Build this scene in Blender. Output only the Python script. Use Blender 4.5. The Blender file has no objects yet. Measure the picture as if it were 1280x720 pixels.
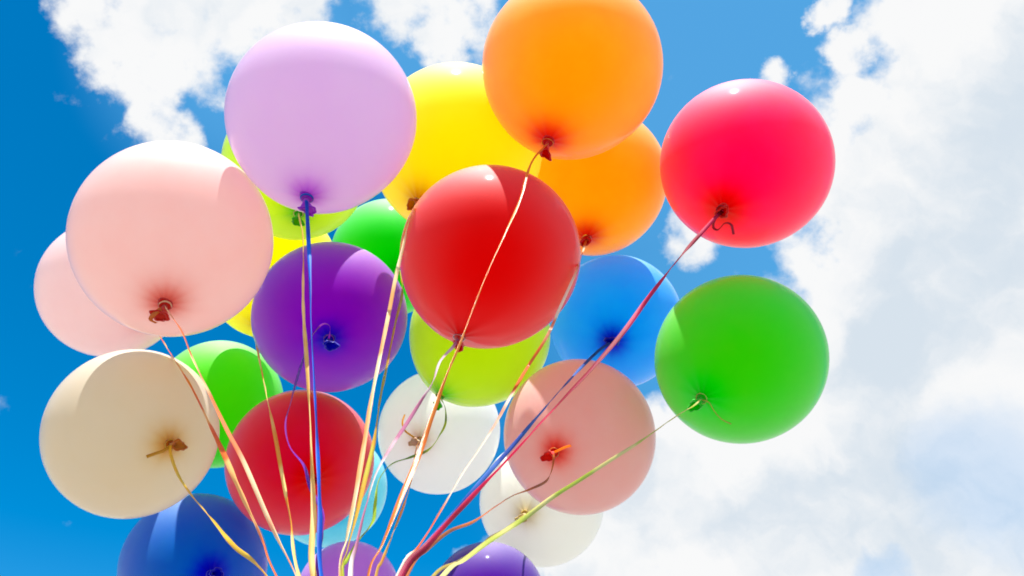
import bpy, bmesh, math, random
import numpy as np
from mathutils import Vector, Matrix, Euler

random.seed(11)
scene = bpy.context.scene
R = math.radians

# ------------------------------------------------------------------ camera
PITCH = 38.0                                  # degrees above the horizon
EYE = Vector((0, 0, 1.6))
F = 1108.5                                    # focal length in photo pixels (1280 wide)
cam_data = bpy.data.cameras.new('camera')
cam_data.sensor_width = 36.0
cam_data.lens = 36.0 * F / 1280
cam_data.clip_start = 0.05
cam_data.clip_end = 20000
cam = bpy.data.objects.new('camera', cam_data)
scene.collection.objects.link(cam)
cam.location = EYE
cam.rotation_euler = (R(90 + PITCH), 0, 0)
scene.camera = cam
CAMROT = Euler((R(90 + PITCH), 0, 0)).to_matrix()

def ray(px, py):
    return (CAMROT @ Vector(((px - 640) / F, (360 - py) / F, -1))).normalized()

def at(px, py, d):
    """Point d metres from the eye along the sight line through a pixel of the photograph."""
    return EYE + ray(px, py) * d

# ------------------------------------------------------------------ sun, sky, exposure
SUN_FROM_AXIS = 69.0                          # sun stands 69 degrees above the sight line, just past the zenith
SUN_EL = 180 - (PITCH + SUN_FROM_AXIS)        # so its azimuth is behind the camera
sun_dir = Vector((-0.03, -math.cos(R(SUN_EL)), math.sin(R(SUN_EL)))).normalized()
sun_data = bpy.data.lights.new('sun', 'SUN')
sun_data.energy = 5.0
sun_data.angle = R(0.53)
sun_data.color = (1.0, 0.965, 0.9)
sun = bpy.data.objects.new('sun', sun_data)
scene.collection.objects.link(sun)
sun.rotation_euler = sun_dir.to_track_quat('Z', 'Y').to_euler()
sun.location = (0, -2, 8)

scene.view_settings.view_transform = 'Standard'
scene.view_settings.look = 'None'
scene.view_settings.exposure = 1.15
scene.view_settings.gamma = 1.0
scene.view_settings.use_curve_mapping = False
scene.render.engine = 'CYCLES'
scene.cycles.use_denoising = True
scene.cycles.filter_width = 1.8
scene.cycles.max_bounces = 14
scene.cycles.diffuse_bounces = 10
scene.cycles.transmission_bounces = 12
scene.cycles.glossy_bounces = 3
scene.cycles.sample_clamp_indirect = 6.0
scene.cycles.caustics_reflective = False

class Nodes:
    """Tiny helper: math on sockets, so that node trees read like formulas."""
    def __init__(self, tree):
        self.t = tree
        tree.nodes.clear()
    def new(self, kind, **kw):
        n = self.t.nodes.new(kind)
        for k, v in kw.items():
            setattr(n, k, v)
        return n
    def put(self, sock, v):
        if hasattr(v, 'node') and hasattr(v, 'is_output'):
            self.t.links.new(v, sock)
        else:
            sock.default_value = v
    def math(self, op, a, b=0.0, c=None, clamp=False):
        n = self.new('ShaderNodeMath', operation=op, use_clamp=clamp)
        self.put(n.inputs[0], a); self.put(n.inputs[1], b)
        if c is not None:
            self.put(n.inputs[2], c)
        return n.outputs[0]
    def vmath(self, op, a, b, out=0):
        n = self.new('ShaderNodeVectorMath', operation=op)
        self.put(n.inputs[0], a)
        if op == 'SCALE':
            self.put(n.inputs['Scale'], b)
        else:
            self.put(n.inputs[1], b)
        return n.outputs['Value'] if op == 'DOT_PRODUCT' else n.outputs[0]
    def ramp(self, v, a, b, lo=0.0, hi=1.0, smooth=True):
        n = self.new('ShaderNodeMapRange', interpolation_type='SMOOTHSTEP' if smooth else 'LINEAR')
        self.put(n.inputs['Value'], v)
        n.inputs['From Min'].default_value = a; n.inputs['From Max'].default_value = b
        n.inputs['To Min'].default_value = lo; n.inputs['To Max'].default_value = hi
        return n.outputs[0]
    def noise(self, vec, scale, detail=6, rough=0.55, out=0):
        n = self.new('ShaderNodeTexNoise')
        self.put(n.inputs['Vector'], vec)
        n.inputs['Scale'].default_value = scale
        n.inputs['Detail'].default_value = detail
        n.inputs['Roughness'].default_value = rough
        return n.outputs[out]
    def mixc(self, f, a, b):
        n = self.new('ShaderNodeMix', data_type='RGBA')
        self.put(n.inputs[0], f); self.put(n.inputs[6], a); self.put(n.inputs[7], b)
        return n.outputs[2]
    def powc(self, col, k):
        """Colour raised to a power, channel by channel (Beer-Lambert: thicker rubber, deeper colour)."""
        s = self.new('ShaderNodeSeparateColor'); self.put(s.inputs[0], col)
        c = self.new('ShaderNodeCombineColor')
        for i in range(3):
            self.t.links.new(self.math('POWER', s.outputs[i], k), c.inputs[i])
        return c.outputs[0]

world = bpy.data.worlds.new('World')
scene.world = world
world.use_nodes = True

def build_sky():
    N = Nodes(world.node_tree)
    out = N.new('ShaderNodeOutputWorld')
    sky = N.new('ShaderNodeTexSky', sky_type='NISHITA')
    sky.sun_disc = False
    sky.sun_elevation = R(SUN_EL)
    sky.sun_rotation = math.atan2(sun_dir.x, sun_dir.y)
    sky.altitude = 300
    sky.air_density = 1.0
    sky.dust_density = 0.3
    sky.ozone_density = 3.0
    hs = N.new('ShaderNodeHueSaturation')
    hs.inputs['Hue'].default_value = 0.492
    hs.inputs['Saturation'].default_value = 1.5
    hs.inputs['Value'].default_value = 1.52
    N.put(hs.inputs['Color'], sky.outputs[0])
    tc = N.new('ShaderNodeTexCoord')
    d0 = tc.outputs['Generated']
    # billowing edges: the direction itself is pushed about by noise before it meets the cloud cores
    w1 = N.vmath('SUBTRACT', N.noise(d0, 5.0, 3, 0.55, out=1), (0.5, 0.5, 0.5))
    w2 = N.vmath('SUBTRACT', N.noise(d0, 19.0, 7, 0.62, out=1), (0.5, 0.5, 0.5))
    d = N.vmath('NORMALIZE', N.vmath('ADD', N.vmath('ADD', d0, N.vmath('SCALE', w1, 0.11)), N.vmath('SCALE', w2, 0.055)), (0, 0, 0))
    # cores of the clouds: direction, angular radius in degrees
    cores = []                                 # direction, angular radius in degrees, how solid
    for px, py, r, w in ((1295,115,150,1), (1165,225,92,.9), (1270,330,240,1), (1130,470,150,1), (1000,640,140,1), (1160,620,180,1),
                         (860,640,110,1), (760,700,90,.9), (905,565,80,.9), (1080,130,42,.75), (1050,12,26,.8), (1078,70,30,.75),
                         (1052,185,24,.68), (1078,260,30,.72), (1090,335,62,.85), (650,705,50,.75), (592,702,26,.5), (855,300,38,.60), (968,92,22,.62), (1050,410,62,.85),
                         (120,5,46,.72), (165,30,54,.76), (195,85,52,.76), (245,40,62,.74), (315,15,60,.7), (380,0,44,.65), (205,140,40,.75), (280,95,34,.62), (220,170,24,.6),
                         (490,-5,50,.75), (535,35,48,.8), (580,30,46,.72), (555,62,30,.7),
                         (1370,40,190,1), (1420,300,280,1), (1300,790,220,1), (1050,860,260,1), (800,900,200,1), (200,-80,110,.9), (520,-90,90,.8)):
        cores.append((ray(px, py), math.degrees(r / F), w))
    rnd = random.Random(5)
    while len(cores) < 74:                     # the same broken cumulus over the rest of the sky
        v = Vector((rnd.gauss(0, 1), rnd.gauss(0, 1), abs(rnd.gauss(0, .8)) + .05)).normalized()
        if v.angle(ray(640, 360)) > R(48):
            r0 = rnd.uniform(4, 13)
            cores.append((v, r0, rnd.uniform(.7, 1)))
            cores.append(((v + Vector((rnd.gauss(0, .12), rnd.gauss(0, .12), 0))).normalized(), r0 * .7, .8))
    field = None
    for v, r, wgt in cores:
        dot = N.vmath('DOT_PRODUCT', d, tuple(v))
        b = N.ramp(dot, math.cos(R(r * 1.45)), math.cos(R(r * 0.45)), 0.0, wgt, smooth=False)
        field = b if field is None else N.math('SMOOTH_MAX', field, b, 0.15)
    n_edge = N.noise(d0, 22.0, 8, 0.56)
    dens = N.math('ADD', field, N.math('MULTIPLY', N.math('SUBTRACT', n_edge, 0.5), 1.1))
    alpha = N.ramp(dens, 0.30, 0.70)
    for px, py, r, k in ((1238, 602, 85, .32), (1100, 722, 30, .3)):          # thin places in the big cloud
        alpha = N.math('MULTIPLY', alpha, N.ramp(N.vmath('DOT_PRODUCT', d, tuple(ray(px, py))), math.cos(r * 1.2 / F), math.cos(r * .3 / F), 1.0, 1.0 - k))
    # thin veil of haze that makes the blue paler on the cloudy side
    veil = None
    for px, py, r in ((900, 60, 420), (1150, 350, 520), (330, 60, 190), (560, 30, 200)):
        b = N.ramp(N.vmath('DOT_PRODUCT', d0, tuple(ray(px, py))), math.cos(r * 1.2 / F), 1.0, 0.0, 0.19)
        veil = b if veil is None else N.math('MAXIMUM', veil, b)
    # thick middles of the clouds are grey-blue, rims and puffs are white
    puff = N.noise(d, 7.0, 8, 0.55)
    big = N.noise(d0, 2.6, 3, 0.5)
    shade = N.math('ADD', N.math('MULTIPLY', puff, 0.65), N.math('MULTIPLY', big, 0.35))
    core_dark = N.ramp(field, 0.85, 1.05, 0.0, 0.07)
    white = N.ramp(N.math('SUBTRACT', shade, core_dark), 0.325, 0.505)
    ccol = N.mixc(white, (0.70, 0.785, 0.87, 1), (0.97, 0.975, 0.98, 1))
    blue = N.mixc(veil, hs.outputs[0], (4.0, 10.6, 16.0, 1))
    bg1 = N.new('ShaderNodeBackground'); bg1.inputs['Strength'].default_value = 0.052
    N.put(bg1.inputs['Color'], blue)
    bg2 = N.new('ShaderNodeBackground'); bg2.inputs['Strength'].default_value = 0.44
    N.put(bg2.inputs['Color'], ccol)
    mix = N.new('ShaderNodeMixShader')
    N.put(mix.inputs[0], alpha)
    N.t.links.new(bg1.outputs[0], mix.inputs[1]); N.t.links.new(bg2.outputs[0], mix.inputs[2])
    N.t.links.new(mix.outputs[0], out.inputs['Surface'])
build_sky()

# ------------------------------------------------------------------ helpers
col = scene.collection

def lin(c):
    """sRGB 0..255 to linear."""
    r = []
    for v in c:
        v /= 255
        r.append(v / 12.92 if v <= .04045 else ((v + .055) / 1.055) ** 2.4)
    return tuple(r) + (1.0,)

def tag(o, label=None, cat=None, group=None, kind=None):
    for k, v in (('label', label), ('category', cat), ('group', group), ('kind', kind)):
        if v:
            o[k] = v
    return o

def mesh_obj(name, verts, faces, mat, parent=None, smooth=True, attr=None):
    me = bpy.data.meshes.new(name)
    me.from_pydata(verts, [], faces)
    if smooth:
        me.polygons.foreach_set('use_smooth', [True] * len(me.polygons))
    if attr:
        for an, vals in attr.items():
            a = me.attributes.new(an, 'FLOAT', 'POINT')
            a.data.foreach_set('value', vals)
    me.materials.append(mat)
    me.update()
    o = bpy.data.objects.new(name, me)
    col.objects.link(o)
    if parent:
        o.parent = parent
    return o

def empty(name, loc):
    o = bpy.data.objects.new(name, None)
    o.empty_display_size = .05
    o.location = loc
    col.objects.link(o)
    return o

def rings_to_faces(n_rings, seg, close_start=False, close_end=False):
    f = []
    for i in range(n_rings - 1):
        for j in range(seg):
            a, b = i * seg + j, i * seg + (j + 1) % seg
            f.append((a, a + seg, b + seg, b))
    return f

# ------------------------------------------------------------------ materials
def latex(name, rgb, trans=0.66, sheen=0.20, deep=1.0):
    m = bpy.data.materials.new(name)
    m.use_nodes = True
    N = Nodes(m.node_tree)
    out = N.new('ShaderNodeOutputMaterial')
    at_ = N.new('ShaderNodeAttribute', attribute_name='thickness')
    thick = at_.outputs['Fac']                # 1 on the stretched skin, more where the rubber gathers at the neck
    tc = N.new('ShaderNodeTexCoord')
    mott = N.noise(tc.outputs['Object'], 14.0, 4, 0.6)
    k = N.math('MULTIPLY', N.math('ADD', 1.0, N.math('MULTIPLY', N.math('SUBTRACT', thick, 1.0), deep)), N.ramp(mott, 0.3, 0.7, 0.92, 1.08))
    c = lin(rgb)
    c = tuple(max(x, 0.004) for x in c[:3]) + (1,)
    top = max(c[:3])
    hue = N.powc(tuple(x / top for x in c[:3]) + (1,), k)          # gathered rubber: deeper hue ...
    dim = N.math('MULTIPLY', N.math('SUBTRACT', 1.0, N.math('MULTIPLY', N.math('SUBTRACT', thick, 1.0), 0.040)), top)
    colr = N.vmath('SCALE', hue, N.math('MAXIMUM', dim, 0.02))     # ... and less light through it
    dif = N.new('ShaderNodeBsdfDiffuse'); N.put(dif.inputs['Color'], colr)
    tra = N.new('ShaderNodeBsdfTranslucent'); N.put(tra.inputs['Color'], colr)
    mx = N.new('ShaderNodeMixShader')
    N.put(mx.inputs[0], N.math('DIVIDE', trans, N.math('ADD', 0.6, N.math('MULTIPLY', thick, 0.4))))
    N.t.links.new(dif.outputs[0], mx.inputs[1]); N.t.links.new(tra.outputs[0], mx.inputs[2])
    # dry bloom of the rubber: a broad soft gloss, and under it the tight gloss of the stretched skin
    fr = N.new('ShaderNodeFresnel'); fr.inputs['IOR'].default_value = 1.5
    g1 = N.new('ShaderNodeBsdfGlossy'); g1.inputs['Roughness'].default_value = 0.70
    g1.inputs['Color'].default_value = (1, 1, 1, 1)
    g2 = N.new('ShaderNodeBsdfGlossy'); g2.inputs['Roughness'].default_value = 0.12
    g2.inputs['Color'].default_value = (1, 1, 1, 1)
    lw = N.new('ShaderNodeLayerWeight'); lw.inputs['Blend'].default_value = 0.5
    geo = N.new('ShaderNodeNewGeometry')
    outer = N.math('SUBTRACT', 1.0, geo.outputs['Backfacing'])
    m1 = N.new('ShaderNodeMixShader')
    fc = lw.outputs['Facing']
    f1 = N.math('MULTIPLY', N.math('POWER', fc, 1.6), sheen)
    f1 = N.math('MULTIPLY', f1, outer)
    N.put(m1.inputs[0], f1)
    N.t.links.new(mx.outputs[0], m1.inputs[1]); N.t.links.new(g1.outputs[0], m1.inputs[2])
    m2 = N.new('ShaderNodeMixShader')
    rim = N.math('MULTIPLY', N.math('POWER', fc, 7.0), 0.55)
    N.put(m2.inputs[0], N.math('MULTIPLY', N.math('ADD', N.math('MULTIPLY', N.math('SUBTRACT', fr.outputs[0], 0.03), 0.045), rim), outer))
    N.t.links.new(m1.outputs[0], m2.inputs[1]); N.t.links.new(g2.outputs[0], m2.inputs[2])
    N.t.links.new(m2.outputs[0], out.inputs['Surface'])
    return m

_rib = {}
def satin(name, rgb_a, rgb_b, rough=0.28):
    """Curling ribbon: two tones that swap along its length (the paler tones paint in sun highlights), fine lengthwise ribs."""
    key = (rgb_a, rgb_b)
    if key in _rib:
        return _rib[key]
    m = bpy.data.materials.new(name)
    m.use_nodes = True
    N = Nodes(m.node_tree)
    out = N.new('ShaderNodeOutputMaterial')
    al = N.new('ShaderNodeAttribute', attribute_name='along')
    n = N.new('ShaderNodeTexNoise', noise_dimensions='1D')
    N.put(n.inputs['W'], al.outputs['Fac']); n.inputs['Scale'].default_value = 5.0; n.inputs['Detail'].default_value = 2
    geo = N.new('ShaderNodeNewGeometry')
    side = N.ramp(n.outputs[0], 0.44, 0.56)  # tones swap by noise along the length; pale stretches stand for sunlit foil
    c = N.mixc(side, tuple(v ** .75 for v in lin(rgb_a)), tuple(v ** .75 for v in lin(rgb_b)))
    p = N.new('ShaderNodeBsdfPrincipled')
    N.put(p.inputs['Base Color'], c)
    p.inputs['Roughness'].default_value = rough
    p.inputs['Specular IOR Level'].default_value = 0.7
    p.inputs['Coat Weight'].default_value = 0.3 if rough < .4 else 0.05
    p.inputs['Coat Roughness'].default_value = 0.15
    ac = N.new('ShaderNodeAttribute', attribute_name='across')
    wv = N.math('SINE', N.math('MULTIPLY', ac.outputs['Fac'], 38.0))
    crink = N.new('ShaderNodeTexNoise', noise_dimensions='1D')
    N.put(crink.inputs['W'], al.outputs['Fac']); crink.inputs['Scale'].default_value = 130.0
    b = N.new('ShaderNodeBump'); b.inputs['Strength'].default_value = 0.35; b.inputs['Distance'].default_value = 0.0006
    N.put(b.inputs['Height'], N.math('ADD', N.math('MULTIPLY', wv, 0.4), crink.outputs[0]))
    N.t.links.new(b.outputs[0], p.inputs['Normal'])
    tr = N.new('ShaderNodeBsdfTranslucent'); N.put(tr.inputs['Color'], c)
    mx = N.new('ShaderNodeMixShader'); mx.inputs[0].default_value = 0.66
    N.t.links.new(p.outputs[0], mx.inputs[1]); N.t.links.new(tr.outputs[0], mx.inputs[2])
    N.t.links.new(mx.outputs[0], out.inputs['Surface'])
    _rib[key] = m
    return m

def bounce_grey():  # grey of the unseen ground, set by how much fill it throws upward
    m = bpy.data.materials.new('bounce_grey')
    m.use_nodes = True
    N = Nodes(m.node_tree)
    out = N.new('ShaderNodeOutputMaterial')
    tc = N.new('ShaderNodeTexCoord')
    c = N.mixc(N.noise(tc.outputs['Object'], 0.7, 8, 0.6), (0.20, 0.196, 0.187, 1), (0.28, 0.273, 0.26, 1))
    p = N.new('ShaderNodeBsdfPrincipled'); N.put(p.inputs['Base Color'], c)
    p.inputs['Roughness'].default_value = 0.9
    N.t.links.new(p.outputs[0], out.inputs['Surface'])
    return m

# ------------------------------------------------------------------ ground (below the frame, put in for its bounce light)
g = mesh_obj('ground', [(-6000, -6000, 0), (6000, -6000, 0), (6000, 6000, 0), (-6000, 6000, 0)], [(0, 1, 2, 3)], bounce_grey(), smooth=False)
tag(g, 'open ground out of view below the balloons, added for bounce light', kind='structure')

# ------------------------------------------------------------------ balloons
NECK_L = 1.22                                 # distance centre to knot for a balloon of radius 1

def balloon(name_col, label, rgb, px, dist, rad, knot_px, stretch=1.08, taper=.045, spin=0.0, lip_bend=0.5, **mk):
    """A tied latex balloon: empty at its knot; skin, knot and lip are its parts."""
    c = at(px[0], px[1], dist)
    # the neck points from the centre to where the knot shows on the near side of the skin
    L = rad * (stretch + .10)
    v = ray(*knot_px)
    oc = EYE - c
    bq = v.dot(oc); cq = oc.length_squared - L * L
    disc = bq * bq - cq
    hit = EYE + v * ((-bq - math.sqrt(disc)) if disc > 0 else -bq)
    ax = (c - hit).normalized()               # neck -> crown
    zq = ax.to_track_quat('Z', 'Y').to_matrix() @ Matrix.Rotation(spin, 3, 'Z')
    rnd = random.Random(name_col + str(px))
    root = empty('balloon', c - ax * L)
    tag(root, label, 'balloon', 'helium balloons in the bunch')
    mat = latex('latex_' + name_col, rgb, **mk)
    off = ax * L                              # child geometry is written relative to the knot
    def P(x, y, z):                           # balloon space (radius 1, origin at the centre) -> root space
        return (zq @ Vector((x, y, z))) * rad + off
    seg, nr = 80, 56
    vs, th = [], []
    nf = rnd.randint(9, 12); ph = rnd.uniform(0, 6.28)
    sq = rnd.uniform(-.012, .012); sp = rnd.uniform(0, 3.14)
    rn = 0.052
    for i in range(nr + 1):
        t = math.pi * (i / nr) if i < nr else math.pi
        s, cz = math.sin(t), math.cos(t)
        low = max(0.0, -cz)
        r = s * (1 - taper * low * low * (2 - low))
        z = cz if cz >= 0 else cz * stretch
        r2 = math.sqrt(r * r + rn * rn) if cz < 0 else max(r, 1e-4)
        z -= 0.085 * math.exp(-r2 / 0.11) if cz < 0 else 0
        near = math.exp(-r2 / 0.16) if cz < 0 else 0
        for j in range(seg):
            a = 2 * math.pi * j / seg
            rr = r2 * (1 + sq * math.cos(2 * (a - sp)) * s)
            rr *= 1 + 0.10 * near * math.sin(nf * a + ph)
            vs.append(P(rr * math.cos(a), rr * math.sin(a), z))
            th.append(1 + 6.0 * math.exp(-(max(r2 - rn, 0) / 0.105) ** 1.2) if cz < 0 else 1.0)
    fs = rings_to_faces(nr + 1, seg)
    
    mesh_obj('skin', vs, fs, mat, root, attr={'thickness': th})
    # the knot: a fat overhand turn of the neck
    zb = -stretch - 0.085 * math.exp(-rn / .11)
    vs, fs, th = [], [], []
    s2, t2 = 28, 14
    for i in range(s2):
        a = 2 * math.pi * i / s2
        mr = 0.034 * (1 + .25 * math.sin(a + ph))
        R0 = 0.036
        for j in range(t2):
            b = 2 * math.pi * j / t2
            rr = R0 + mr * math.cos(b) * (1 + .12 * math.sin(3 * a + b))
            vs.append(P(rr * math.cos(a), rr * math.sin(a) * .86, zb - .012 + mr * math.sin(b) * .8 + .014 * math.sin(a * 1 + ph)))
            th.append(12.0)
    for i in range(s2):
        for j in range(t2):
            p0, p1 = i * t2 + j, i * t2 + (j + 1) % t2
            q0, q1 = ((i + 1) % s2) * t2 + j, ((i + 1) % s2) * t2 + (j + 1) % t2
            fs.append((p0, q0, q1, p1))
    mesh_obj('knot', vs, fs, mat, root, attr={'thickness': th})
    # the lip: the rest of the neck below the knot, crumpled, flared and rolled at its rim, bent aside
    vs, th = [], []
    rows, sl = 16, 40
    bd = rnd.uniform(0, 6.28)
    for i in range(rows):
        u = i / (rows - 1)
        if u < .72:
            q = u / .72
            r = .022 + .04 * q ** 1.6; zz = zb - .035 - .10 * q
        else:                                 # rolled rim
            w = (u - .72) / .28 * 1.7 * math.pi
            r = .062 + .014 * (math.sin(w) + 0.0) + .006; zz = zb - .135 - .014 * (1 - math.cos(w)) * .8
        bx = lip_bend * .10 * min(u / .72, 1) ** 2
        for j in range(sl):
            a = 2 * math.pi * j / sl
            rr = r * (1 + (.20 * math.sin(3 * a + ph) + .10 * math.sin(7 * a)) * min(u * 1.3, 1) * .8)
            vs.append(P(rr * math.cos(a) * 1.1 + bx * math.cos(bd), rr * math.sin(a) * .75 + bx * math.sin(bd),
                        zz + .018 * math.sin(2 * a + bd) * u))
            th.append(8.0 if u < .72 else 11.0)
    mesh_obj('lip', vs, rings_to_faces(rows, sl), mat, root, attr={'thickness': th})
    return root, c, ax, L

K = {}
def B(key, *a, **k):
    K[key] = balloon(*a, **k) + (a[4],)

#  key, colour, label, sRGB of the rubber, centre px, distance, radius, knot px
B('lavender', 'lavender', 'large lavender balloon with a purple knot and a blue ribbon',
  (225,199,230), (403,147), 1.386, .1395, (383,250), stretch=1.13, taper=.11)
B('pink', 'pale_pink', 'biggest pale pink balloon, its red orange knot in plain view',
  (240,209,204), (217,299), 1.46, .149, (206,384), stretch=1.04)
B('pinkback', 'pale_pink', 'pale pink balloon half hidden behind the bigger pale pink one',
  (239,213,213), (140,360), 2.015, .143, (188,398), stretch=1.04)
B('cream', 'cream', 'cream white balloon at the lower left with a tan knot and a yellow ribbon',
  (223,211,189), (166,541), 1.585, .135, (214,556), stretch=1.04)
B('lime_l', 'lime', 'lime balloon mostly hidden behind the lavender one, its lower rim showing below it',
  (218,241,4), (370,208), 1.772, .139, (373,268))
B('yellow_l', 'yellow', 'yellow balloon of which only slivers show between the pale pink and purple balloons',
  (252,247,4), (340,338), 1.963, .141, (322,412))
B('green_m', 'bright_green', 'bright green balloon wedged behind the red and purple ones under the yellow balloon',
  (4,218,4), (487,322), 2.134, .140, (501,338))
B('yellow', 'yellow', 'big bright yellow balloon high in the middle behind the lavender and orange ones',
  (252,241,5), (572,187), 1.632, .154, (521,255))
B('orange', 'orange', 'topmost orange balloon, cut by the top of the photo, with a brown knot',
  (252,187,5), (715,84), 1.50, .147, (684,180), stretch=1.09, taper=.08)
B('orange_b', 'orange', 'second orange balloon, lower and tucked behind the topmost orange one beside the hot pink',
  (252,195,4), (742,226), 1.793, .146, (733,300))
B('hot', 'hot_pink', 'hot pink balloon at the upper right with a dark red knot and curled ribbon end',
  (252,4,120), (932,205), 1.62, .1465, (902,264))
B('red', 'red', 'bright red balloon in the centre of the bunch, half sunlit, half shaded',
  (241,4,4), (613,319), 1.382, .140, (573,424))
B('purple', 'purple', 'deep purple balloon left of the red one with its dark knot facing the viewer',
  (170,4,223), (413,396), 1.674, .140, (411,425), stretch=1.02)
B('lime_r', 'lime', 'lime green balloon hanging right under the red one with a dark green knot',
  (209,235,25), (600,418), 1.765, .140, (549,497), taper=.09)
B('blue_r', 'sky_blue', 'azure blue balloon behind the salmon and green ones on the right',
  (4,189,249), (770,402), 1.885, .140, (765,428), stretch=1.02)
B('green_r', 'grass_green', 'grass green balloon at the right edge of the bunch below the hot pink one',
  (89,232,5), (925,448), 1.55, .142, (876,499))
B('green_l', 'grass_green', 'green balloon half hidden behind the cream and crimson balloons',
  (104,224,4), (274,504), 2.10, .140, (236,560))
B('crimson', 'crimson', 'crimson balloon low in the middle left, below the purple one and behind the ribbons',
  (240,4,78), (376,577), 1.802, .140, (394,600), stretch=1.02)
B('white_m', 'white', 'pearl white balloon below the purple and lime balloons with a tan knot',
  (249,247,245), (549,539), 2.028, .138, (524,551), stretch=1.02, deep=2.2)
B('salmon', 'salmon', 'salmon pink balloon on the right of centre with a narrow streak of sun on it',
  (252,205,199), (724,545), 1.655, .140, (692,566), stretch=1.02)
B('white_r', 'white', 'off white balloon at the bottom below the salmon balloon',
  (235,233,226), (677,628), 2.085, .142, (656,643), stretch=1.02, deep=1.6)
B('blue_l', 'royal_blue', 'royal blue balloon at the lower left corner under the cream one',
  (4,130,220), (243,708), 1.932, .140, (265,718), stretch=1.02)
B('cyan', 'light_blue', 'light blue balloon mostly hidden behind the crimson one',
  (140,220,230), (411,610), 2.248, .140, (420,640), stretch=1.02)
B('mauve', 'mauve', 'small mauve balloon cut by the bottom of the photo behind the gathered ribbons',
  (217,158,238), (435,742), 2.05, .1095, (440,800), stretch=1.02)
B('purple_b', 'violet', 'violet balloon cut by the bottom of the photo below the off white one',
  (99,4,182), (610,752), 1.93, .119, (600,790), stretch=1.02)

# ------------------------------------------------------------------ ribbons
HAND_PX, HAND_D = (442, 880), 0.62            # where all the ribbons are gathered, below the frame

def spline(pts, step):
    """Catmull-Rom through 3-D points, resampled."""
    out = []
    P = [pts[0] * 2 - pts[1]] + pts + [pts[-1] * 2 - pts[-2]]
    for i in range(1, len(P) - 2):
        a, b, c, d = P[i - 1:i + 3]
        n = max(2, int((c - b).length / step))
        for k in range(n):
            t = k / n
            out.append(.5 * ((2 * b) + (c - a) * t + (2 * a - 5 * b + 4 * c - d) * t * t + (3 * b - a - 3 * c + d) * t ** 3))
    out.append(pts[-1])
    return out

def clear(ps, over=()):
    """A ribbon drapes over any balloon in its way: points inside one are brought out to its near side."""
    dd = [(p - EYE).length for p in ps]
    dn = list(dd)
    for i, p in enumerate(ps[2:-20], 2):
        v = (p - EYE).normalized()
        for name, (root, c, ax, L, dist) in K.items():
            rr = (L / 1.16) * 1.03
            oc = EYE - c
            b = v.dot(oc); q = b * b - oc.length_squared + rr * rr
            if q > 0 and ((p - c).length < rr or (name in over and (p - EYE).length > -b - math.sqrt(q))):
                dn[i] = min(dn[i], -b - math.sqrt(q))
    n = len(ps)
    if dn != dd:                              # ease in and out of the detour
        w = 22
        low = [min(dn[max(0, i - w):i + w + 1]) if any(dn[k] < dd[k] for k in range(max(0, i - w), min(n, i + w + 1))) else dd[i] for i in range(n)]
        low = [min(a, b) for a, b in zip(low, dd)]
        sm = [sum(low[max(0, i - 10):i + 11]) / len(low[max(0, i - 10):i + 11]) for i in range(n)]
        sm = [a if i > 6 else dd[i] + (a - dd[i]) * i / 6 for i, a in enumerate(sm)]
        ps = [EYE + (p - EYE).normalized() * s for p, s in zip(ps, sm)]
    return ps

def strip(name, pts, width, mat, parent, twist, phase, origin, step=.006, taper=False, flutter=1.0, over=()):
    """A flat ribbon of real width and thickness that turns about its own line as it hangs."""
    ps = clear(spline(pts, step), over) if flutter else spline(pts, step)
    rnd = random.Random(name + str(phase) + str(width) + str(len(ps)))
    n = len(ps)
    vs, al, ac = [], [], []
    ref = (ps[1] - ps[0]).cross(ps[0] - EYE).normalized()
    dist = 0.0
    off = rnd.uniform(0, 30)
    f1, f2 = rnd.uniform(5, 9), rnd.uniform(13, 21)
    for i, p in enumerate(ps):
        t = (ps[min(i + 1, n - 1)] - ps[max(i - 1, 0)]).normalized()
        if i: dist += (p - ps[i - 1]).length
        u = (ref - t * ref.dot(t)).normalized()
        ref = u
        w = t.cross(u)
        a = phase + twist * 2 * math.pi * dist + flutter * (.55 * math.sin(dist * f1 + off) + .2 * math.sin(dist * f2 + off) + .16 * math.sin(dist * 67 + off) * math.sin(dist * 5.3 + off))
        x = u * math.cos(a) + w * math.sin(a)
        y = t.cross(x)
        hw = width * .38
        if taper: hw *= min(1, .45 + i / (n * .25))
        h = .00018
        cup = .12 * width
        for k, (sx, sy) in enumerate(((-1, 1), (0, 1), (1, 1), (1, -1), (0, -1), (-1, -1))):
            q = p + x * sx * hw + y * (sy * h + (cup if sx == 0 else 0)) - origin
            vs.append(q); al.append(dist + off); ac.append((sx + 1) / 2)
    fs = rings_to_faces(n, 6)
    fs += [(0, 1, 2, 3, 4, 5)[::-1], tuple((n - 1) * 6 + k for k in range(6))]
    return mesh_obj(name, vs, fs, mat, parent, attr={'along': al, 'across': ac})

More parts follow.
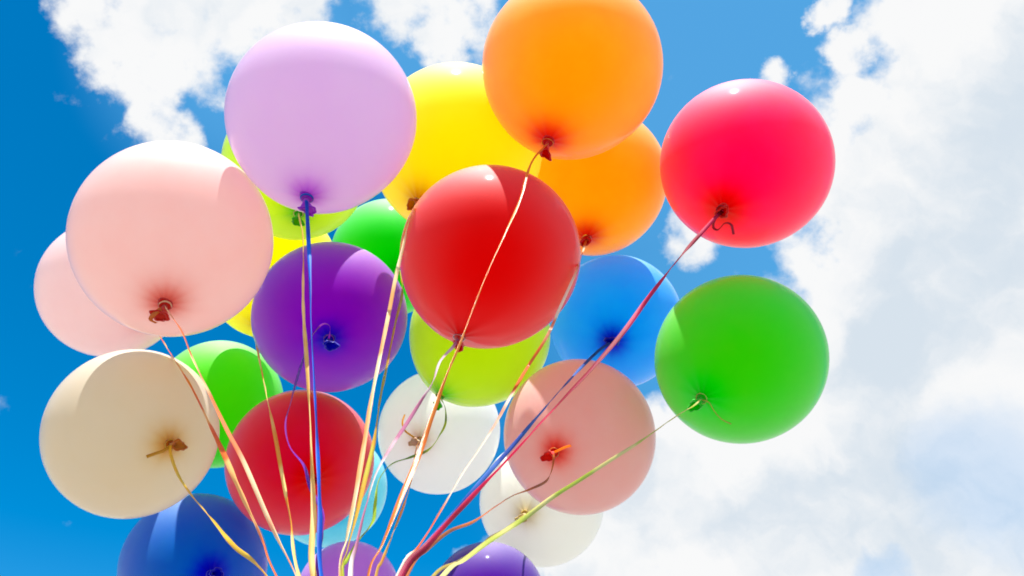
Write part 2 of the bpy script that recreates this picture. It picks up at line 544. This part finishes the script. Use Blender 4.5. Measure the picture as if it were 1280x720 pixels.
def ribbon(key, label, rgb_a, rgb_b, px, width, twist=1.2, phase=0.0, tail=None, tail_w=None, start_d=None, bottom=None, rgb_tail=None, over=()):
    """Ribbon tied at a balloon's neck, running down to the gathered bunch; px lists where it passes."""
    root_b, c, ax, L, dist = K[key]
    origin = root_b.location.copy()
    mat = satin('ribbon_' + key, rgb_a, rgb_b, 0.5 if key in ('lavender', 'hot', 'blue_r') else 0.28)
    o = empty('ribbon', origin)
    tag(o, label, 'ribbon', 'ribbons of the balloons')
    d0 = (origin - EYE).length
    # the tie: two turns of ribbon round the neck just above the knot
    rad = L / 1.14
    q = ax.to_track_quat('Z', 'Y').to_matrix()
    turns = [origin + q @ Vector((math.cos(a) * rad * .058, math.sin(a) * rad * .058, rad * (.012 + .016 * a / 12))) for a in np.linspace(0, 12.5, 26)]
    strip('tie', turns, .0022, mat, o, 0, 0, origin, step=.002, flutter=0)
    # the strand
    start = origin + ax * rad * .01
    full = list(px) + [bottom or HAND_PX]
    ln = [0.0]
    sx, sy = 640 + 0, 0
    v = CAMROT.transposed() @ (start - EYE)
    pk = (640 + F * v.x / -v.z, 360 - F * v.y / -v.z)
    prev = pk
    for p in full:
        ln.append(ln[-1] + math.hypot(p[0] - prev[0], p[1] - prev[1])); prev = p
    tot = ln[-1]
    pts = [start]
    for p, l in zip(full, ln[1:]):
        t = l / tot
        sd = start_d or d0
        d = 1 / ((1 - t) / sd + t / HAND_D)   # straight in space
        if t < .12: d -= .012
        pts.append(at(p[0], p[1], d))
    end = pts[-1]
    for k in range(1, 4):                     # loose length below the gathering point
        pts.append(end + Vector((random.uniform(-.01, .01) * k, random.uniform(-.01, .01) * k, -.07 * k)))
    strip('strand', pts, width, mat, o, twist, phase, origin, over=over)
    if tail:
        mt = satin('ribbon_end_' + key, rgb_tail, rgb_tail) if rgb_tail else mat
        tp = [start - ax * rad * .02] + [at(p[0], p[1], d0 - .012 - .006 * i) for i, p in enumerate(tail)]
        strip('loose_end', tp, tail_w or width, mt, o, .4, .3, origin, step=.003, flutter=.4)
    return o

PALE = (255,228,160)
ribbon('lavender', 'bright blue ribbon running straight down from the lavender balloon', (0,74,205), (10,112,240),
       ((387,330), (389,400), (393,480), (397,560), (400,640), (402,720)), .0070, twist=.5, phase=.2)
ribbon('lime_l', 'pale gold ribbon hanging from the hidden lime balloon just left of the blue ribbon', PALE, (240,200,110),
       ((379,300), (379,380), (384,460), (389,560), (392,640), (392,720)), .0068, twist=.9, phase=.4)
ribbon('pinkback', 'orange ribbon coming out from under the biggest pale pink balloon, pale gold lower down', (240,120,40), (250,200,120),
       ((203,425), (236,478), (262,530), (280,568), (300,614), (325,668), (345,720)), .0078, twist=.6, phase=.1, over=('cream', 'crimson'))
ribbon('pink', 'thin pale ribbon from the biggest pale pink balloon across to the crimson one', (255,224,180), (240,140,80),
       ((226,412), (240,446), (262,492), (284,538), (305,578), (336,650), (370,720)), .0056, twist=1.0, phase=.5,
       tail=((197,389), (188,399), (196,404)), tail_w=.008, rgb_tail=(225,120,20))
ribbon('yellow_l', 'golden ribbon passing over the green balloon between purple and crimson', (240,170,40), (252,226,150),
       ((321,430), (330,478), (342,535), (352,590), (363,650), (374,720)), .0064, twist=.7, phase=.2)
ribbon('purple', 'dark violet ribbon looping over the knot of the purple balloon', (140,30,170), (110,30,190),
       ((412,408), (402,406), (388,424), (377,455), (364,500), (357,530), (362,558), (380,582), (388,610), (403,640), (404,665), (398,720)), .0046, twist=2.2, phase=.9)
ribbon('cream', 'yellow ribbon curving down from the cream balloon at the lower left', (238,190,30), (230,200,60),
       ((213,566), (222,592), (238,617), (262,645), (292,682), (330,716)), .0058, twist=1.1, phase=.3,
       tail=((205,563), (194,567), (183,571)), tail_w=.0062, rgb_tail=(205,150,20))
ribbon('orange', 'long orange ribbon from the topmost orange balloon running down over the red one', (248,170,70), (246,140,50),
       ((664,204), (650,250), (630,295), (610,340), (592,385), (575,430), (560,465), (542,515), (525,565), (500,625), (478,680), (460,720)), .0066, twist=.8, phase=.2)
ribbon('green_m', 'ochre ribbon beside the peach one, starting at the bright green balloon', (214,170,50), (200,190,70),
       ((503,365), (494,405), (484,455), (475,500), (468,550), (456,600), (444,650), (434,690), (428,720)), .0066, twist=.9, phase=.1)
ribbon('yellow', 'peach ribbon from the big yellow balloon crossing the right side of the purple one', (248,190,120), (253,235,195),
       ((512,275), (503,312), (494,350), (486,392), (474,450), (464,500), (456,550), (446,610), (434,670), (424,720)), .0066, twist=.8, phase=.6)
ribbon('red', 'white and pinkish ribbon from the knot of the red balloon', (236,226,228), (196,120,160),
       ((566,434), (550,452), (541,478), (527,500), (508,530), (488,560), (470,592), (458,630), (446,680), (438,720)), .0056, twist=1.4, phase=.3)
ribbon('lime_r', 'curly olive green ribbon from the lime balloon under the red one', (110,150,40), (190,215,50),
       ((556,508), (557,528), (549,545), (536,562), (512,572), (490,580), (474,600), (469,630), (466,652), (448,676), (434,700), (428,720)), .0048, twist=1.8, phase=.2)
ribbon('white_m', 'golden ribbon from the pearl white balloon with a curled end', (226,180,80), (240,160,40),
       ((520,562), (516,590), (508,622), (494,660), (478,700), (470,720)), .0046, twist=1.3, phase=.7,
       tail=((515,545), (506,538), (503,528), (506,518)), tail_w=.005, rgb_tail=(225,170,50))
ribbon('orange_b', 'slender orange ribbon from the second orange balloon, white where it crosses the pearl balloon', (238,120,50), (250,238,220),
       ((722,335), (702,380), (684,420), (660,458), (640,492), (622,525), (600,560), (578,592), (550,640), (522,685), (500,712)), .0054, twist=.8, phase=.3)
ribbon('blue_r', 'dark blue ribbon running beside the crimson one from the azure balloon', (30,70,170), (60,110,200),
       ((750,437), (724,462), (697,492), (670,523), (642,556), (608,594), (569,640), (530,684), (501,715)), .0068, twist=.6, phase=.2,
       tail=((770,424), (776,420), (772,432)), tail_w=.005)
ribbon('hot', 'wide metallic crimson ribbon slanting down from the hot pink balloon', (150,4,40), (205,24,84),
       ((866,303), (845,328), (812,370), (780,414), (745,455), (712,490), (676,528), (642,566), (606,604), (570,642), (534,682), (503,718)), .0078, twist=1.1, phase=.1,
       tail=((893,276), (892,285), (898,287), (906,279), (914,281), (917,293)), tail_w=.005, rgb_tail=(170,10,40))
ribbon('salmon', 'copper ribbon from the salmon balloon curving across to the lower left', (214,130,60), (180,100,50),
       ((691,582), (684,600), (664,611), (640,620), (618,634), (592,652), (562,664), (535,686), (512,712)), .0048, twist=1.2, phase=.4,
       tail=((700,562), (707,559), (714,557)), tail_w=.0055, rgb_tail=(235,140,20))
ribbon('green_r', 'long yellow green ribbon from the grass green balloon crossing the salmon one', (190,205,70), (226,220,150),
       ((866,508), (846,520), (800,552), (762,576), (728,598), (690,622), (655,648), (612,676), (580,700), (552,722)), .0062, twist=.9, phase=.2,
       tail=((886,503), (893,514), (902,524), (914,530)), tail_w=.003, rgb_tail=(190,190,60))
ribbon('white_r', 'short gold ribbon from the off white balloon, partly over the violet one', (200,180,80), (236,226,190),
       ((645,650), (630,662), (612,672), (600,684), (572,702), (540,722)), .005, twist=1.0, phase=.5)
